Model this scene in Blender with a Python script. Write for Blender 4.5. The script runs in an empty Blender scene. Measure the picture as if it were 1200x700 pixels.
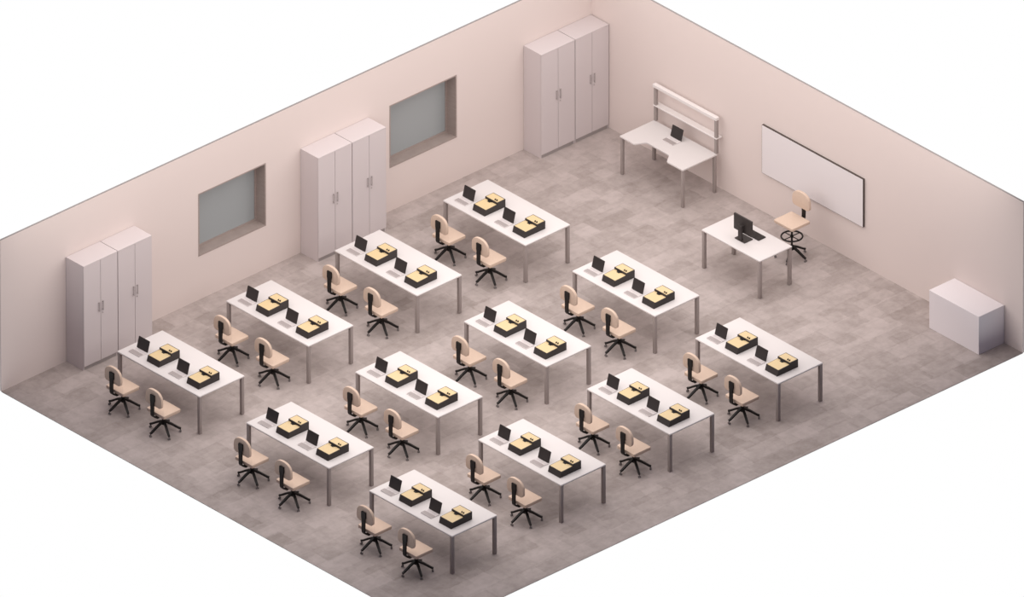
import bpy, bmesh, math, random
from mathutils import Vector, Matrix

S = bpy.context.scene
COL = S.collection
PI = math.pi

# ------------------------------------------------------------------ materials
def mat(name, color, rough=0.6, metal=0.0, spec=0.5, bump=None, vary=None):
    m = bpy.data.materials.new(name)
    m.use_nodes = True
    nt = m.node_tree
    b = nt.nodes['Principled BSDF']
    b.inputs['Base Color'].default_value = (*color, 1)
    b.inputs['Roughness'].default_value = rough
    b.inputs['Metallic'].default_value = metal
    b.inputs['Specular IOR Level'].default_value = spec
    tc = nt.nodes.new('ShaderNodeTexCoord')
    if vary:                                    # (noise scale, amount)
        n = nt.nodes.new('ShaderNodeTexNoise')
        n.inputs['Scale'].default_value = vary[0]
        n.inputs['Detail'].default_value = 4
        nt.links.new(tc.outputs['Object'], n.inputs['Vector'])
        mx = nt.nodes.new('ShaderNodeMix'); mx.data_type = 'RGBA'
        mx.inputs[6].default_value = (*[max(0, c * (1 - vary[1])) for c in color], 1)
        mx.inputs[7].default_value = (*[min(1, c * (1 + vary[1])) for c in color], 1)
        nt.links.new(n.outputs['Fac'], mx.inputs[0])
        nt.links.new(mx.outputs[2], b.inputs['Base Color'])
    if bump:                                    # (noise scale, strength)
        n = nt.nodes.new('ShaderNodeTexNoise')
        n.inputs['Scale'].default_value = bump[0]
        nt.links.new(tc.outputs['Object'], n.inputs['Vector'])
        bp = nt.nodes.new('ShaderNodeBump')
        bp.inputs['Strength'].default_value = bump[1]
        bp.inputs['Distance'].default_value = 0.005
        nt.links.new(n.outputs['Fac'], bp.inputs['Height'])
        nt.links.new(bp.outputs['Normal'], b.inputs['Normal'])
    return m

def wood_mat(name, c1, c2, scale, rough=0.5):
    m = bpy.data.materials.new(name); m.use_nodes = True
    nt = m.node_tree; b = nt.nodes['Principled BSDF']
    b.inputs['Roughness'].default_value = rough
    tc = nt.nodes.new('ShaderNodeTexCoord')
    mp = nt.nodes.new('ShaderNodeMapping')
    mp.inputs['Scale'].default_value = scale
    n = nt.nodes.new('ShaderNodeTexNoise'); n.inputs['Scale'].default_value = 6; n.inputs['Detail'].default_value = 5
    mx = nt.nodes.new('ShaderNodeMix'); mx.data_type = 'RGBA'
    mx.inputs[6].default_value = (*c1, 1); mx.inputs[7].default_value = (*c2, 1)
    nt.links.new(tc.outputs['Object'], mp.inputs['Vector'])
    nt.links.new(mp.outputs['Vector'], n.inputs['Vector'])
    nt.links.new(n.outputs['Fac'], mx.inputs[0])
    nt.links.new(mx.outputs[2], b.inputs['Base Color'])
    return m

def floor_mat():
    m = bpy.data.materials.new('stone_tile_floor'); m.use_nodes = True
    nt = m.node_tree; N = nt.nodes; L = nt.links
    b = N['Principled BSDF']; b.inputs['Roughness'].default_value = 0.65
    b.inputs['Specular IOR Level'].default_value = 0.25
    tc = N.new('ShaderNodeTexCoord')
    def math_(op, a_, b_):
        n = N.new('ShaderNodeMath'); n.operation = op
        for i, v in enumerate((a_, b_)):
            if isinstance(v, (int, float)): n.inputs[i].default_value = v
            else: L.new(v, n.inputs[i])
        return n.outputs[0]
    def noise(scale, detail, rough, stretch=(1, 1, 1)):
        mp = N.new('ShaderNodeMapping'); mp.inputs['Scale'].default_value = stretch
        L.new(tc.outputs['Object'], mp.inputs['Vector'])
        n = N.new('ShaderNodeTexNoise'); n.inputs['Scale'].default_value = scale
        n.inputs['Detail'].default_value = detail; n.inputs['Roughness'].default_value = rough
        L.new(mp.outputs[0], n.inputs['Vector'])
        return n
    def tiles(w, h, shift, amp):
        wn = noise(9.0, 4, 0.65)
        sub = N.new('ShaderNodeVectorMath'); sub.operation = 'SUBTRACT'; sub.inputs[1].default_value = (.5 - shift, .5 - shift * .6, .5)
        L.new(wn.outputs['Color'], sub.inputs[0])
        scl = N.new('ShaderNodeVectorMath'); scl.operation = 'MULTIPLY'; scl.inputs[1].default_value = (amp, amp, 0)
        L.new(sub.outputs[0], scl.inputs[0])
        add = N.new('ShaderNodeVectorMath'); add.operation = 'ADD'
        L.new(tc.outputs['Object'], add.inputs[0]); L.new(scl.outputs[0], add.inputs[1])
        br = N.new('ShaderNodeTexBrick'); br.offset = 0.5
        br.inputs['Scale'].default_value = 1.0
        br.inputs['Brick Width'].default_value = w; br.inputs['Row Height'].default_value = h
        br.inputs['Mortar Size'].default_value = 0.0
        br.inputs['Color1'].default_value = (0, 0, 0, 1); br.inputs['Color2'].default_value = (1, 1, 1, 1)
        L.new(add.outputs[0], br.inputs['Vector'])
        return br.outputs['Color']
    big = tiles(0.80, 0.40, 0.0, 0.15)
    small = tiles(0.36, 0.30, 2.3, 0.10)
    edge = N.new('ShaderNodeTexBrick'); edge.offset = 0.5          # faint worn joints
    edge.inputs['Scale'].default_value = 1.0
    edge.inputs['Brick Width'].default_value = 0.80; edge.inputs['Row Height'].default_value = 0.40
    edge.inputs['Mortar Size'].default_value = 0.03; edge.inputs['Mortar Smooth'].default_value = 1.0
    edge.inputs['Color1'].default_value = (0, 0, 0, 1); edge.inputs['Color2'].default_value = (0, 0, 0, 1); edge.inputs['Mortar'].default_value = (1, 1, 1, 1)
    L.new(tc.outputs['Object'], edge.inputs['Vector'])
    patch = noise(1.6, 3, 0.5)
    cloud = noise(5.5, 7, 0.68)
    v = math_('MULTIPLY', big, 0.20)
    v = math_('ADD', v, math_('MULTIPLY', small, 0.20))
    v = math_('ADD', v, math_('MULTIPLY', cloud.outputs['Fac'], 0.80))
    v = math_('ADD', v, math_('MULTIPLY', patch.outputs['Fac'], 0.35))
    v = math_('SUBTRACT', v, math_('MULTIPLY', math_('MULTIPLY', edge.outputs['Color'], patch.outputs['Fac']), 0.12))
    rp = N.new('ShaderNodeValToRGB'); e = rp.color_ramp.elements
    e[0].position = 0.42; e[0].color = (0.298, 0.250, 0.228, 1)
    e[1].position = 1.10; e[1].color = (0.510, 0.440, 0.418, 1)
    L.new(v, rp.inputs['Fac'])
    L.new(rp.outputs['Color'], b.inputs['Base Color'])
    return m

M = dict(
    floor=floor_mat(),
    wall=mat('painted_plaster_wall', (0.750, 0.650, 0.612), 0.85, spec=0.2, bump=(90, 0.15)),
    wall_edge=mat('grey_wall_edge', (0.42, 0.38, 0.365), 0.8, spec=0.2),
    casing=wood_mat('greyed_wood_casing', (0.31, 0.245, 0.22), (0.42, 0.345, 0.315), (1, 1, 8)),
    pane=mat('frosted_window_pane', (0.36, 0.385, 0.39), 0.25, spec=0.5),
    top=mat('white_laminate', (0.70, 0.655, 0.64), 0.45, spec=0.35),
    top_edge=mat('white_edge_band', (0.70, 0.67, 0.67), 0.5, spec=0.3),
    leg=mat('grey_brown_steel', (0.335, 0.285, 0.268), 0.45, metal=0.0),
    cab=mat('pale_grey_lacquer', (0.645, 0.578, 0.575), 0.55, spec=0.35),
    gap_shade=mat('painted_gap_shade', (0.20, 0.18, 0.172), 0.8),
    plinth=mat('grey_plinth', (0.36, 0.32, 0.31), 0.7),
    handle=mat('brushed_steel_handle', (0.46, 0.41, 0.405), 0.45, metal=0.2),
    black=mat('matte_black_plastic', (0.042, 0.034, 0.032), 0.55, spec=0.3),
    jet=mat('black_steel', (0.012, 0.010, 0.009), 0.5, spec=0.3),
    screen=mat('dark_display_glass', (0.035, 0.029, 0.028), 0.35, spec=0.3),
    silver=mat('light_silver_casing', (0.76, 0.70, 0.69), 0.45, spec=0.4),
    pad=mat('grey_palm_rest', (0.385, 0.335, 0.325), 0.5),
    ply=wood_mat('pale_tan_plywood', (0.64, 0.475, 0.245), (0.71, 0.55, 0.31), (3, 22, 3), 0.5),
    beige=mat('beige_upholstery', (0.67, 0.515, 0.41), 0.8, spec=0.2, vary=(30, 0.05)),
    caster=mat('grey_caster', (0.19, 0.17, 0.165), 0.5),
    board=mat('whiteboard_enamel', (0.80, 0.745, 0.745), 0.35, spec=0.4),
    board_frame=mat('dark_brown_frame', (0.075, 0.055, 0.048), 0.5),
    shelf=mat('white_shelf_board', (0.80, 0.75, 0.73), 0.5),
    cup_top=mat('white_cupboard_lacquer', (0.86, 0.80, 0.81), 0.5, spec=0.35),
)

# ------------------------------------------------------------------ mesh helpers
class MB:
    """collects shapes into one bmesh"""
    def __init__(self):
        self.bm = bmesh.new()
    def _merge(self, t, mi=0):
        for f in t.faces: f.material_index = mi
        me = bpy.data.meshes.new('tmp'); t.to_mesh(me); t.free()
        n0 = len(self.bm.faces)
        self.bm.from_mesh(me); bpy.data.meshes.remove(me)
        return self
    def box(self, x0, x1, y0, y1, z0, z1, bev=0.0, seg=2, mi=0, M4=None):
        t = bmesh.new()
        bmesh.ops.create_cube(t, size=1)
        for v in t.verts:
            v.co = Vector(((x0 + x1) / 2 + v.co.x * (x1 - x0), (y0 + y1) / 2 + v.co.y * (y1 - y0), (z0 + z1) / 2 + v.co.z * (z1 - z0)))
        if bev: bmesh.ops.bevel(t, geom=t.edges[:], offset=bev, segments=seg, affect='EDGES', profile=0.5)
        if M4 is not None: t.transform(M4)
        return self._merge(t, mi)
    def prism(self, pts, axis, a, b, bev=0.0, seg=2, mi=0, M4=None):
        """extrude an outline of 2-D points along axis 'x','y' or 'z' from a to b"""
        t = bmesh.new()
        def P(p, h):
            return {'x': (h, p[0], p[1]), 'y': (p[0], h, p[1]), 'z': (p[0], p[1], h)}[axis]
        lo = [t.verts.new(P(p, a)) for p in pts]; hi = [t.verts.new(P(p, b)) for p in pts]
        n = len(pts)
        f1 = t.faces.new(lo); f2 = t.faces.new(hi)
        for i in range(n): t.faces.new((lo[i], lo[(i + 1) % n], hi[(i + 1) % n], hi[i]))
        bmesh.ops.recalc_face_normals(t, faces=t.faces[:])
        if bev:
            ed = [e for e in t.edges if (e.verts[0] in lo and e.verts[1] in lo) or (e.verts[0] in hi and e.verts[1] in hi)]
            bmesh.ops.bevel(t, geom=ed, offset=bev, segments=seg, affect='EDGES', profile=0.5)
        if M4 is not None: t.transform(M4)
        return self._merge(t, mi)
    def cyl(self, p0, p1, r0, r1=None, n=20, mi=0):
        r1 = r0 if r1 is None else r1
        p0, p1 = Vector(p0), Vector(p1); d = p1 - p0
        t = bmesh.new()
        bmesh.ops.create_cone(t, cap_ends=True, segments=n, radius1=r0, radius2=r1, depth=d.length)
        t.transform(Matrix.Translation((p0 + p1) / 2) @ d.to_track_quat('Z', 'Y').to_matrix().to_4x4())
        return self._merge(t, mi)
    def torus(self, c, R, r, n=40, k=10, mi=0):
        t = bmesh.new(); rings = []
        for i in range(n):
            a = 2 * PI * i / n
            rings.append([t.verts.new((c[0] + (R + r * math.cos(2 * PI * j / k)) * math.cos(a), c[1] + (R + r * math.cos(2 * PI * j / k)) * math.sin(a), c[2] + r * math.sin(2 * PI * j / k))) for j in range(k)])
        for i in range(n):
            for j in range(k):
                t.faces.new((rings[i][j], rings[(i + 1) % n][j], rings[(i + 1) % n][(j + 1) % k], rings[i][(j + 1) % k]))
        bmesh.ops.recalc_face_normals(t, faces=t.faces[:])
        return self._merge(t, mi)
    def sweep(self, path, w, h, side=(0, 1, 0), mi=0, widths=None):
        """rectangular bar swept along a polyline; side = constant width direction"""
        t = bmesh.new(); side = Vector(side).normalized(); rows = []
        path = [Vector(p) for p in path]
        for i, p in enumerate(path):
            d = (path[min(i + 1, len(path) - 1)] - path[max(i - 1, 0)]).normalized()
            nrm = side.cross(d).normalized()
            ww = w if widths is None else widths[i]
            rows.append([t.verts.new(p + side * (sx * ww / 2) + nrm * (sz * h / 2)) for sx, sz in ((-1, -1), (1, -1), (1, 1), (-1, 1))])
        for a, b in zip(rows, rows[1:]):
            for j in range(4): t.faces.new((a[j], a[(j + 1) % 4], b[(j + 1) % 4], b[j]))
        t.faces.new(rows[0][::-1]); t.faces.new(rows[-1])
        bmesh.ops.recalc_face_normals(t, faces=t.faces[:])
        return self._merge(t, mi)
    def build(self, name, mats, parent=None, smooth=False):
        me = bpy.data.meshes.new(name)
        self.bm.to_mesh(me); self.bm.free()
        for m in (mats if isinstance(mats, (list, tuple)) else [mats]): me.materials.append(m)
        if smooth:
            for p in me.polygons: p.use_smooth = True
            try: me.set_sharp_from_angle(angle=math.radians(40))
            except Exception: pass
        o = bpy.data.objects.new(name, me); COL.objects.link(o)
        if parent is not None: o.parent = parent
        return o

def thing(name, label, cat, loc=(0, 0, 0), rz=0.0, group=None):
    o = bpy.data.objects.new(name, None); COL.objects.link(o)
    o.empty_display_size = 0.2
    o.location = loc; o.rotation_euler = (0, 0, rz)
    o['label'] = label; o['category'] = cat
    if group: o['group'] = group
    return o

def dup(root, loc, label, group=None):
    def cp(o, parent):
        c = o.copy(); COL.objects.link(c); c.parent = parent
        for ch in list(o.children): cp(ch, c)
        return c
    r = cp(root, None)
    r.location = loc; r['label'] = label
    if group: r['group'] = group
    return r

def struct(o):
    o['kind'] = 'structure'; return o

def round_rect(x0, x1, y0, y1, r, n=6):
    pts = []
    for cx, cy, a0 in ((x1 - r, y0 + r, -PI / 2), (x1 - r, y1 - r, 0), (x0 + r, y1 - r, PI / 2), (x0 + r, y0 + r, PI)):
        for i in range(n + 1):
            a = a0 + PI / 2 * i / n
            pts.append((cx + r * math.cos(a), cy + r * math.sin(a)))
    return pts

# ------------------------------------------------------------------ the room
RX, RY, H = -13.084, -10.395, 2.851       # far corner of the floor is the origin
TW = 0.03                                  # wall thickness
struct(MB().box(RX, 0, RY, 0, -0.012, 0).build('floor', M['floor']))

WIN = [(-8.735, -7.24, 0.82, 2.006), (-4.50, -3.006, 0.82, 2.006)]
w = MB()
xs = [RX, WIN[0][0], WIN[0][1], WIN[1][0], WIN[1][1], TW]
z0, z1 = WIN[0][2], WIN[0][3]
w.box(RX, TW, 0, TW, 0, z0)
w.box(RX, TW, 0, TW, z1, H - 0.007)
for a, b in ((xs[0], xs[1]), (xs[2], xs[3]), (xs[4], xs[5])): w.box(a, b, 0, TW, z0, z1)
bmesh.ops.remove_doubles(w.bm, verts=w.bm.verts[:], dist=1e-5)
struct(w.build('wall_left', M['wall']))
struct(MB().box(0, TW, RY, 0, 0, H - 0.007).build('wall_right', M['wall']))
struct(MB().box(RX, TW, 0, TW, H - 0.007, H).build('trim_1', M['wall_edge']))
struct(MB().box(0, TW, RY, 0, H - 0.007, H).build('trim_2', M['wall_edge']))

for k, (a, b, c, d) in enumerate(WIN):
    D, t = 0.235, 0.022
    root = bpy.data.objects.new('window_%d' % (k + 1), None); COL.objects.link(root)
    root.location = ((a + b) / 2, 0, c); root['kind'] = 'structure'
    hw, hh = (b - a) / 2, d - c
    f = MB()                                                    # deep casing lining the recess
    f.box(-hw, -hw + t, -0.004, D + .03, 0, hh); f.box(hw - t, hw, -0.004, D + .03, 0, hh)
    f.box(-hw + t, hw - t, -0.004, D + .03, 0, t); f.box(-hw + t, hw - t, -0.004, D + .03, hh - t, hh)
    f.build('window_frame', M['casing'], root)
    s = MB(); q = 0.03                                          # sash around the pane
    s.box(-hw + t, -hw + t + q, D - .025, D + .01, t, hh - t); s.box(hw - t - q, hw - t, D - .025, D + .01, t, hh - t)
    s.box(-hw + t + q, hw - t - q, D - .025, D + .01, t, t + q); s.box(-hw + t + q, hw - t - q, D - .025, D + .01, hh - t - q, hh - t)
    s.build('window_sash', M['casing'], root)
    MB().box(-hw + t + q, hw - t - q, D - .008, D + .004, t + q, hh - t - q).build('window_pane', M['pane'], root)

# ------------------------------------------------------------------ tall cabinets
CW, CD, CH = 0.746, 0.43, 1.975
def make_cabinet():
    r = thing('tall_cabinet', '', 'cabinet', (0, 0, 0), 0, 'tall cabinets against the window wall')
    pl = 0.072
    b = MB()
    b.box(0, 0.018, -CD + .02, 0, 0, CH - .018); b.box(CW - 0.018, CW, -CD + .02, 0, 0, CH - .018)
    b.box(0.018, CW - .018, -0.014, 0, pl, CH - .018)
    b.box(0.018, CW - .018, -CD + .03, -0.014, pl, pl + .018)
    for i in range(1, 5): b.box(0.018, CW - .018, -CD + .05, -.014, .072 + i * .38, .090 + i * .38)
    b.build('carcass', M['cab'], r)
    MB().box(0, CW, -CD, 0, CH - .018, CH, .002, 1).build('top_panel', M['cab'], r)
    MB().box(0.0185, CW - .0185, -CD + .022, -CD + .036, 0, pl).build('plinth', M['plinth'], r)
    MB().box(CW / 2 - .015, CW / 2 + .015, -CD + .022, -CD + .03, pl, CH - .02).build('gap_shade_strip', M['gap_shade'], r)  # added dark strip behind the door seam; its colour paints the gap's shade
    g = 0.0035
    for s in (0, 1):
        x0 = 0.002 if s == 0 else CW / 2 + g; x1 = CW / 2 - g if s == 0 else CW - .002
        d = MB().box(x0, x1, -CD, -CD + .018, pl, CH - .021, .0015, 1).build('door', M['cab'], r)
        hx = CW / 2 - .042 if s == 0 else CW / 2 + .042
        h = MB()
        h.box(hx - .009, hx + .009, -CD - .024, -CD - .016, 1.0, 1.185, .003, 2)
        h.box(hx - .007, hx + .007, -CD - .018, -CD, 1.015, 1.03); h.box(hx - .007, hx + .007, -CD - .018, -CD, 1.155, 1.17)
        h.build('handle', M['handle'], d)
        if s == 1:
            MB().cyl((hx, -CD - .008, .955), (hx, -CD, .955), .012).build('lock', M['handle'], d)
    return r

cab = make_cabinet()
CABX = [-11.655, -6.475, -1.517]
CLAB = [('pale grey two-door cabinet by the open wall end, the one farther from the window',
         'pale grey two-door cabinet by the open wall end, the one nearer the window'),
        ('pale grey two-door cabinet between the windows, the one farther from the corner',
         'pale grey two-door cabinet between the windows, the one nearer the corner'),
        ('pale grey two-door cabinet of the corner pair, one away from the corner',
         'pale grey two-door cabinet tucked into the far corner against both walls')]
first = True
for x, labs in zip(CABX, CLAB):
    for k, lab in enumerate(labs):
        loc = (x + k * (CW + 0.012), -0.006, 0)
        if first:
            cab.location = loc; cab['label'] = lab; first = False
        else:
            dup(cab, loc, lab)

# ------------------------------------------------------------------ student tables
TL, TWD, TZ, TT = 2.0, 1.0, 0.7285, 0.032
def make_table(name, wx, ly, legw=0.056, inset=0.006):
    r = thing(name, '', 'table')
    MB().box(0, wx, -ly, 0, TZ - TT, TZ, .014, 4).build('tabletop', M['top'], r, True)
    for (cx, cy) in ((0, 0), (1, 0), (0, 1), (1, 1)):
        x0 = inset if cx == 0 else wx - inset - legw
        y1 = -inset if cy == 0 else -ly + inset + legw
        MB().box(x0, x0 + legw, y1 - legw, y1, 0, TZ - TT, .006, 2).build('leg', M['leg'], r, True)
    f = MB(); e = inset + legw; q = .028; zt = TZ - TT; d0, d1 = .13, .155
    f.box(d0, wx - d0, -d1, -d0, zt - q, zt); f.box(d0, wx - d0, -ly + d0, -ly + d1, zt - q, zt)
    f.box(d0, d1, -ly + d1, -d1, zt - q, zt); f.box(wx - d1, wx - d0, -ly + d1, -d1, zt - q, zt)
    for cx, cy in ((e, e), (wx - e, e), (e, ly - e), (wx - e, ly - e)):   # corner gussets down to the legs
        f.box(min(cx, d0) if cx < wx / 2 else wx - d1, d1 if cx < wx / 2 else max(cx, wx - d0), -cy - .012 if cy < ly / 2 else -cy, -cy if cy < ly / 2 else -cy + .012, zt - .02, zt)
    f.build('underframe', M['leg'], r)
    return r

# laptop: origin at front corner nearest the window wall; opens towards -x
def make_laptop():
    r = thing('laptop', '', 'laptop')
    W, Dp, T = 0.262, 0.19, 0.012
    MB().prism(round_rect(0, Dp, -W, 0, .012, 4), 'z', 0.001, T, .002, 1).build('base', M['silver'], r, True)
    MB().prism(round_rect(0.004, 0.095, -W + .004, -.004, .008, 4), 'z', T - .001, T + .0015).build('palm_rest', M['pad'], r)
    k = MB()
    for i in range(4):
        for j in range(11):
            x = .102 + i * .0185; y = -.014 - j * .0216
            k.box(x, x + .015, y - .018, y, T - .001, T + .0025)
    k.build('keyboard', M['silver'], r)
    # lid leaning back
    lean = math.atan2(0.052, 0.192); Lh = 0.20
    R4 = Matrix.Translation((Dp - .004, 0, T)) @ Matrix.Rotation(lean, 4, 'Y')
    lid = MB().prism(round_rect(-W, 0, 0, Lh, .010, 4), 'x', 0.0, 0.009, M4=R4).build('lid', M['black'], r, True)
    MB().prism(round_rect(-W + .006, -.006, .008, Lh - .006, .006, 4), 'x', -0.0015, 0.0008, M4=R4).build('display', M['screen'], lid)
    MB().cyl((Dp - .002, -.03, T), (Dp - .002, -W + .03, T), .006, n=12).build('hinge', M['black'], r, True)
    return r

# instrument case: origin at its front bottom corner nearest the window wall
def make_case():
    r = thing('instrument_case', '', 'case')
    W, Dp = 0.297, 0.467
    xs, zl, zh = 0.282, 0.104, 0.146
    prof = [(0, 0), (Dp, 0), (Dp, zh), (xs, zh), (xs, zl + .008), (0.03, zl)]
    MB().prism(prof, 'y', -W, 0, .003, 1).build('body', M['black'], r)
    a = math.atan2(.008, xs - .03)
    lp = MB(); R4 = Matrix.Translation((.03, 0, zl)) @ Matrix.Rotation(-a, 4, 'Y')
    lp.prism(round_rect(.008, xs - .034, -W + .012, -.012, .004, 3), 'z', -.001, .0015, M4=R4)
    lp.build('lower_panel', M['ply'], r)
    MB().prism(round_rect(xs + .012, Dp - .014, -W + .014, -.014, .004, 3), 'z', zh - .001, zh + .0015).build('upper_panel', M['ply'], r)
    l = MB(); yc = -W * .44
    l.box(xs - .046, xs + .004, yc - .032, yc + .032, zl + .002, zl + .014, .003, 1)
    l.box(xs - .018, xs + .004, yc - .050, yc + .050, zl + .002, zl + .024, .003, 1)
    l.build('latch', M['jet'], r)
    for dy in (-.018, .022):
        y = -W * .75 + dy
        k = MB(); k.cyl((xs + .045, y, zh + .003), (xs + .045, y, zh + .018), .013, .011, 14)
        k.box(xs + .030, xs + .060, y - .004, y + .004, zh + .018, zh + .023)
        k.build('knob', M['jet'], r)
    return r

# swivel chair: origin on the floor below the column; sitter faces +x
def make_chair(name, zs, ring=False):
    r = thing(name, '', 'chair')
    SD, SW, ST = (0.405, 0.450, 0.050) if ring else (0.378, 0.418, 0.058)
    MB().prism(round_rect(-SD / 2, SD / 2, -SW / 2, SW / 2, .022, 4), 'z', zs - ST, zs, .007, 2).build('seat', M['beige'], r, True)
    # backrest outline: strongly rounded top, gently rounded lower corners
    bw, z0, z1 = (0.41, zs + .160, zs + .455) if ring else (0.388, zs + .135, zs + .432)
    pts = []
    for i in range(7):
        a = -PI / 2 - PI / 2 * i / 6
        pts.append((-bw / 2 + .065 + .065 * math.cos(a), z0 + .065 + .065 * math.sin(a)))
    n = 18; zr = z1 - .172
    for i in range(n + 1):
        a = PI - PI * i / n
        pts.append((bw / 2 * math.copysign(abs(math.cos(a)) ** .86, math.cos(a)), zr + .172 * abs(math.sin(a)) ** .86))
    for i in range(7):
        a = 0 - PI / 2 * i / 6
        pts.append((bw / 2 - .065 + .065 * math.cos(a), z0 + .065 + .065 * math.sin(a)))
    xb = -SD / 2 - .040
    MB().prism(pts, 'x', xb, xb + .05, .009, 3).build('backrest', M['beige'], r, True)
    b = MB(); xo = xb - .016
    b.sweep([(xo, 0, zs + .345), (xo, 0, zs + .24), (xo - .004, 0, zs + .20), (xo - .006, 0, zs + .05), (xo - .004, 0, zs - .03), (xo + .012, 0, zs - .060), (xo + .085, 0, zs - .112), (xo + .14, 0, zs - .105), (-.02, 0, zs - .105)],
            .07, .026, widths=[.100, .100, .076, .070, .070, .070, .070, .070, .070])
    b.build('back_bar', M['jet'], r)
    MB().box(-.10, .10, -.075, .075, zs - ST - .03, zs - ST, .006, 1).build('seat_plate', M['jet'], r)
    c = MB(); c.cyl((0, 0, .16), (0, 0, zs - .08), .017 if ring else .024, n=18)
    if not ring: c.cyl((0, 0, .19), (0, 0, .30), .03, n=18)
    c.build('column', M['jet'], r, True)
    MB().cyl((0, 0, .150), (0, 0, .232), .036, .026, 20).build('hub', M['jet'], r, True)
    R = .278
    for k in range(5):
        a = math.radians(102.4 + 72 * k); u = Vector((math.cos(a), math.sin(a), 0)); s = Vector((-math.sin(a), math.cos(a), 0))
        pth = [u * .012 + Vector((0, 0, .212)), u * .12 + Vector((0, 0, .158)), u * (R - .03) + Vector((0, 0, .076)), u * R + Vector((0, 0, .066))]
        leg = MB().sweep(pth, .04, .03, side=s, widths=[.044, .040, .032, .028]).build('leg', M['jet'], r)
        cc = MB(); p = u * (R - .008)
        cc.cyl(p + Vector((0, 0, .030)), p + Vector((0, 0, .066)), .008, n=10)
        cc.cyl(p + s * .009 + Vector((0, 0, .018)), p + s * .019 + Vector((0, 0, .018)), .018, n=16)
        cc.cyl(p - s * .019 + Vector((0, 0, .018)), p - s * .009 + Vector((0, 0, .018)), .018, n=16)
        cc.cyl(p - s * .010 + Vector((0, 0, .024)), p + s * .010 + Vector((0, 0, .024)), .009, n=10)
        cc.build('caster', M['caster'], leg, True)
    if ring:
        g = MB(); g.torus((0, 0, .40), .176, .0145)
        rg = g.build('foot_ring', M['jet'], r, True)
        sp = MB()
        for a in (0, PI / 2):
            u = Vector((math.cos(a), math.sin(a), 0)) * .172
            sp.cyl(Vector((0, 0, .40)) - u, Vector((0, 0, .40)) + u, .0085, n=10)
        sp.cyl((0, 0, .38), (0, 0, .42), .026, n=16)
        sp.build('spoke', M['jet'], rg, True)
    return r

GU, GV, SU = -11.6566, -1.2379, 2.402
ROWV = [0.0, 3.123, 6.0858]
table = make_table('student_table', TWD, TL)
laptop = make_laptop(); case = make_case(); chair = make_chair('swivel_chair', 0.45)
ORD = {3: 'first', 2: 'second', 1: 'third', 0: 'fourth'}
ROW = ['cabinet-side', 'middle', 'open-edge']
used = {}
def place(proto, key, loc, label, group):
    if key in used: return dup(proto, loc, label, group)
    used[key] = 1; proto.location = loc; proto['label'] = label; proto['group'] = group
    return proto
for j in range(3):
    for i in range(4):
        ox, oy = GU + i * SU, GV - ROWV[j]
        w_ = '%s table from the whiteboard wall, %s row' % (ORD[i], ROW[j])
        place(table, 't', (ox, oy, 0), 'white four-legged table, ' + w_.replace(' table', ''), 'white student tables in three rows')
        for k, (sd, ly, cy, hy) in enumerate((('nearer the windows', -0.137, -0.566, -0.540), ('away from the windows', -1.102, -1.530, -1.530))):
            place(laptop, 'l', (ox + .125, oy + ly, TZ), 'open laptop %s on %s' % (sd, w_), 'open laptops on the student tables')
            place(case, 'k', (ox + .138, oy + cy, TZ), 'stepped black case %s on %s' % (sd, w_), 'black cases with tan tops on the student tables')
            place(chair, 'c', (ox - .360, oy + hy, 0), 'beige chair %s at %s' % (sd, w_), 'beige swivel chairs at the student tables')

# ------------------------------------------------------------------ corner workbench
def make_bench():
    x0, x1, y0, y1 = -0.905, -0.135, -3.190, -1.667
    ox, oy = (x0 + x1) / 2, (y0 + y1) / 2
    r = thing('workbench', 'white workbench with cut-out front and shelf rack against the whiteboard wall', 'workbench', (ox, oy, 0))
    out = [(x1, y1), (x0, y1), (x0 - .006, -2.005)]
    # sweeping curve into the cut-out, then the squarer far side
    for t in range(1, 9):
        s = t / 8; out.append((x0 - .006 + .187 * (s * s * (3 - 2 * s)) ** .9, -2.005 - .135 * s))
    for t in range(0, 6):
        a = PI / 2 * t / 5
        out.append((-0.722 - .008 * t / 5, -2.18 - .44 * t / 5))
    out += [(-0.735, -2.665), (-0.752, -2.69), (-0.865, -2.775), (-0.893, -2.795), (x0, -2.825), (x0, y0), (x1, y0)]
    loc = [(a - ox, b - oy) for a, b in out]
    MB().prism(loc, 'z', TZ - .028, TZ, .004, 2).build('tabletop', M['top'], r)
    lw = .050
    for cx in (x0 + .006, x1 - .006 - lw):
        for cy in (y0 + .006, y1 - .006 - lw):
            MB().box(cx - ox, cx - ox + lw, cy - oy, cy - oy + lw, 0, TZ - .028, .006, 2).build('leg', M['leg'], r, True)
    pw = .052
    for cy in (y0 + .004, y1 - .004 - pw):
        MB().box(-.150 - ox, -.150 + pw - ox, cy - oy, cy - oy + pw, TZ, 1.362, .004, 2).build('post', M['leg'], r, True)
    ya, yb = y0 - .004 - oy, y1 + .004 - oy
    MB().box(-.156 - ox, -.030 - ox, ya, yb + .006, 1.006, 1.029, .003, 1).build('shelf', M['shelf'], r)
    MB().box(-.166 - ox, -.092 - ox, ya, yb + .006, 1.362, 1.420, .006, 2).build('head_rail', M['shelf'], r)
    return r
make_bench()
dup(laptop, (-0.492, -2.240, TZ), 'open laptop on the white workbench with a cut-out front', 'laptops')
lp = [o for o in COL.objects if o.get('group') == 'laptops'][0]; del lp['group']

# ------------------------------------------------------------------ teacher's desk
tw, tl = 0.728, 1.408
td = make_table('teacher_desk', tw, tl); td.name = 'teacher_desk'
td.location = (-1.988, -4.812, 0); td['label'] = 'white teacher desk with monitor on it, in front of the whiteboard'; td['category'] = 'desk'

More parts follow.
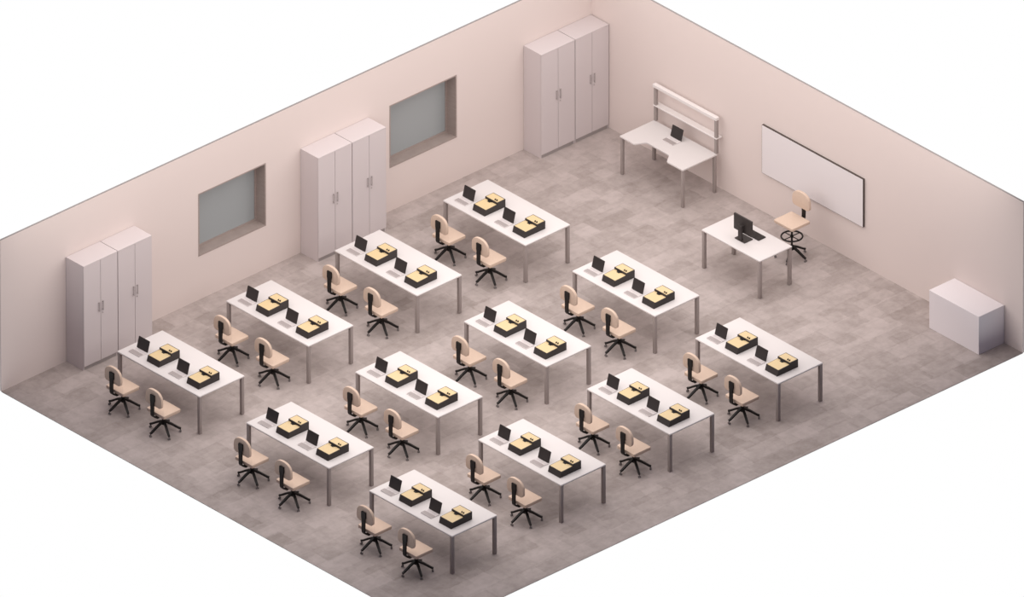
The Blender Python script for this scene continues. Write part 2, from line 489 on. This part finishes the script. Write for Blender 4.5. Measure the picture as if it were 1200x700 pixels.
mx, my = -1.690, -5.512
mo = thing('monitor', 'dark flat monitor on a stand, seen from behind on the teacher desk', 'monitor', (mx, my, TZ))
MB().prism(round_rect(-.098, .098, -.122, .122, .015, 4), 'z', 0, .014, .003, 1).build('stand_base', M['black'], mo, True)
nk = MB(); nk.box(-.092, -.056, -.042, .042, .012, .285, .004, 2); nk.box(-.06, -.02, -.04, .04, .20, .28, .004, 1)
nk.build('stand_neck', M['black'], mo, True)
pn = MB().prism(round_rect(-.215, .215, .125, .418, .010, 4), 'x', -.025, .006, .004, 2).build('panel', M['black'], mo, True)
MB().prism(round_rect(-.205, .205, .138, .408, .004, 3), 'x', .005, .0075).build('display', M['screen'], pn)

kb = thing('keyboard', 'dark flat keyboard behind the monitor on the teacher desk', 'keyboard', (-1.475, -5.550, TZ))
MB().prism(round_rect(-.083, .083, -.178, .178, .008, 3), 'z', 0, .016, .003, 1).build('case', M['black'], kb, True)
ky = MB()
for i in range(5):
    for j in range(14):
        x = -.070 + i * .029; y = -.168 + j * .0242
        ky.box(x, x + .024, y, y + .0205, .015, .021)
ky.build('keys', M['black'], kb)

tc_ = make_chair('drafting_chair', 0.70, True)
tc_.location = (-0.668, -5.568, 0); tc_.rotation_euler = (0, 0, PI)
tc_['label'] = 'tall beige drafting chair with black foot ring in front of the whiteboard'

# ------------------------------------------------------------------ whiteboard and cupboard
yb0, yb1, zb0, zb1 = -6.600, -4.165, 0.758, 1.666
wb = thing('whiteboard', 'wide whiteboard with thin dark frame hung on the wall', 'whiteboard', (-.001, (yb0 + yb1) / 2, zb0))
hy, hz = (yb1 - yb0) / 2, zb1 - zb0
MB().box(-.040, -.002, -hy + .004, hy - .004, .004, hz - .004).build('board', M['board'], wb)
fr = MB()
fr.box(-.038, 0, -hy, hy, hz - .004, hz + .002); fr.box(-.038, 0, -hy, hy, -.002, .004)
fr.box(-.038, 0, -hy - .002, -hy + .004, .004, hz - .004); fr.box(-.038, 0, hy - .004, hy + .002, .004, hz - .004)
fr.build('frame', M['board_frame'], wb)

cb = thing('cupboard', 'low white closed cupboard against the wall by the open floor corner', 'cupboard', (-.006, -9.362, 0))
MB().box(-.568, 0, -.594, .594, 0, .70, .003, 1).build('body', M['cup_top'], cb)
MB().box(-.570, 0, -.596, .596, .70, .718, .003, 1).build('top_panel', M['cup_top'], cb)

# ------------------------------------------------------------------ light
def area(name, loc, sx, sy, power, color):
    l = bpy.data.lights.new(name, 'AREA'); l.shape = 'RECTANGLE'; l.size = sx; l.size_y = sy
    l.energy = power; l.color = color
    o = bpy.data.objects.new(name, l); COL.objects.link(o); o.location = loc
    return o
area('ceiling_light', (-6.55, -5.08, 3.35), 13.3, 10.25, 745, (1.0, 0.94, 0.90))

wd = bpy.data.worlds.new('world'); S.world = wd; wd.use_nodes = True
nt = wd.node_tree
tc = nt.nodes.new('ShaderNodeTexCoord'); sp = nt.nodes.new('ShaderNodeSeparateXYZ')
nt.links.new(tc.outputs['Generated'], sp.inputs[0])
rp = nt.nodes.new('ShaderNodeValToRGB')
mr = nt.nodes.new('ShaderNodeMapRange'); mr.inputs['From Min'].default_value = -1; mr.inputs['From Max'].default_value = 1
nt.links.new(sp.outputs['Z'], mr.inputs['Value']); nt.links.new(mr.outputs[0], rp.inputs['Fac'])
e = rp.color_ramp.elements
e[0].position = 0.31; e[0].color = (1, 1, 1, 1)
e[1].position = 0.35; e[1].color = (0.11, 0.11, 0.15, 1)
bg = nt.nodes['Background']; bg.inputs['Strength'].default_value = 1.0
nt.links.new(rp.outputs['Color'], bg.inputs['Color'])

# ------------------------------------------------------------------ camera
cam = bpy.data.cameras.new('camera'); co = bpy.data.objects.new('camera', cam); COL.objects.link(co)
fw = Vector((0.58303246, 0.63624171, -0.50524217)); r_ = Vector((0.73656869, -0.67636048, -0.00175222)); up = Vector((0.34284066, 0.37112396, 0.86297583))
pos = Vector((-545.34237799, -593.16606701, 468.30175328))
m = Matrix.Identity(4)
for i in range(3):
    m[i][0] = r_[i]; m[i][1] = up[i]; m[i][2] = -fw[i]; m[i][3] = pos[i]
co.matrix_world = m
cam.sensor_width = 36; cam.sensor_fit = 'HORIZONTAL'
cam.lens = 66417.99375959729 / 1200 * 36
cam.clip_start = 50; cam.clip_end = 3000
S.camera = co

S.view_settings.view_transform = 'Standard'
S.view_settings.look = 'None'
S.view_settings.exposure = 0.0
S.view_settings.gamma = 1.0
S.view_settings.use_curve_mapping = False
S.cycles.use_denoising = True
S.cycles.max_bounces = 6
S.cycles.diffuse_bounces = 3
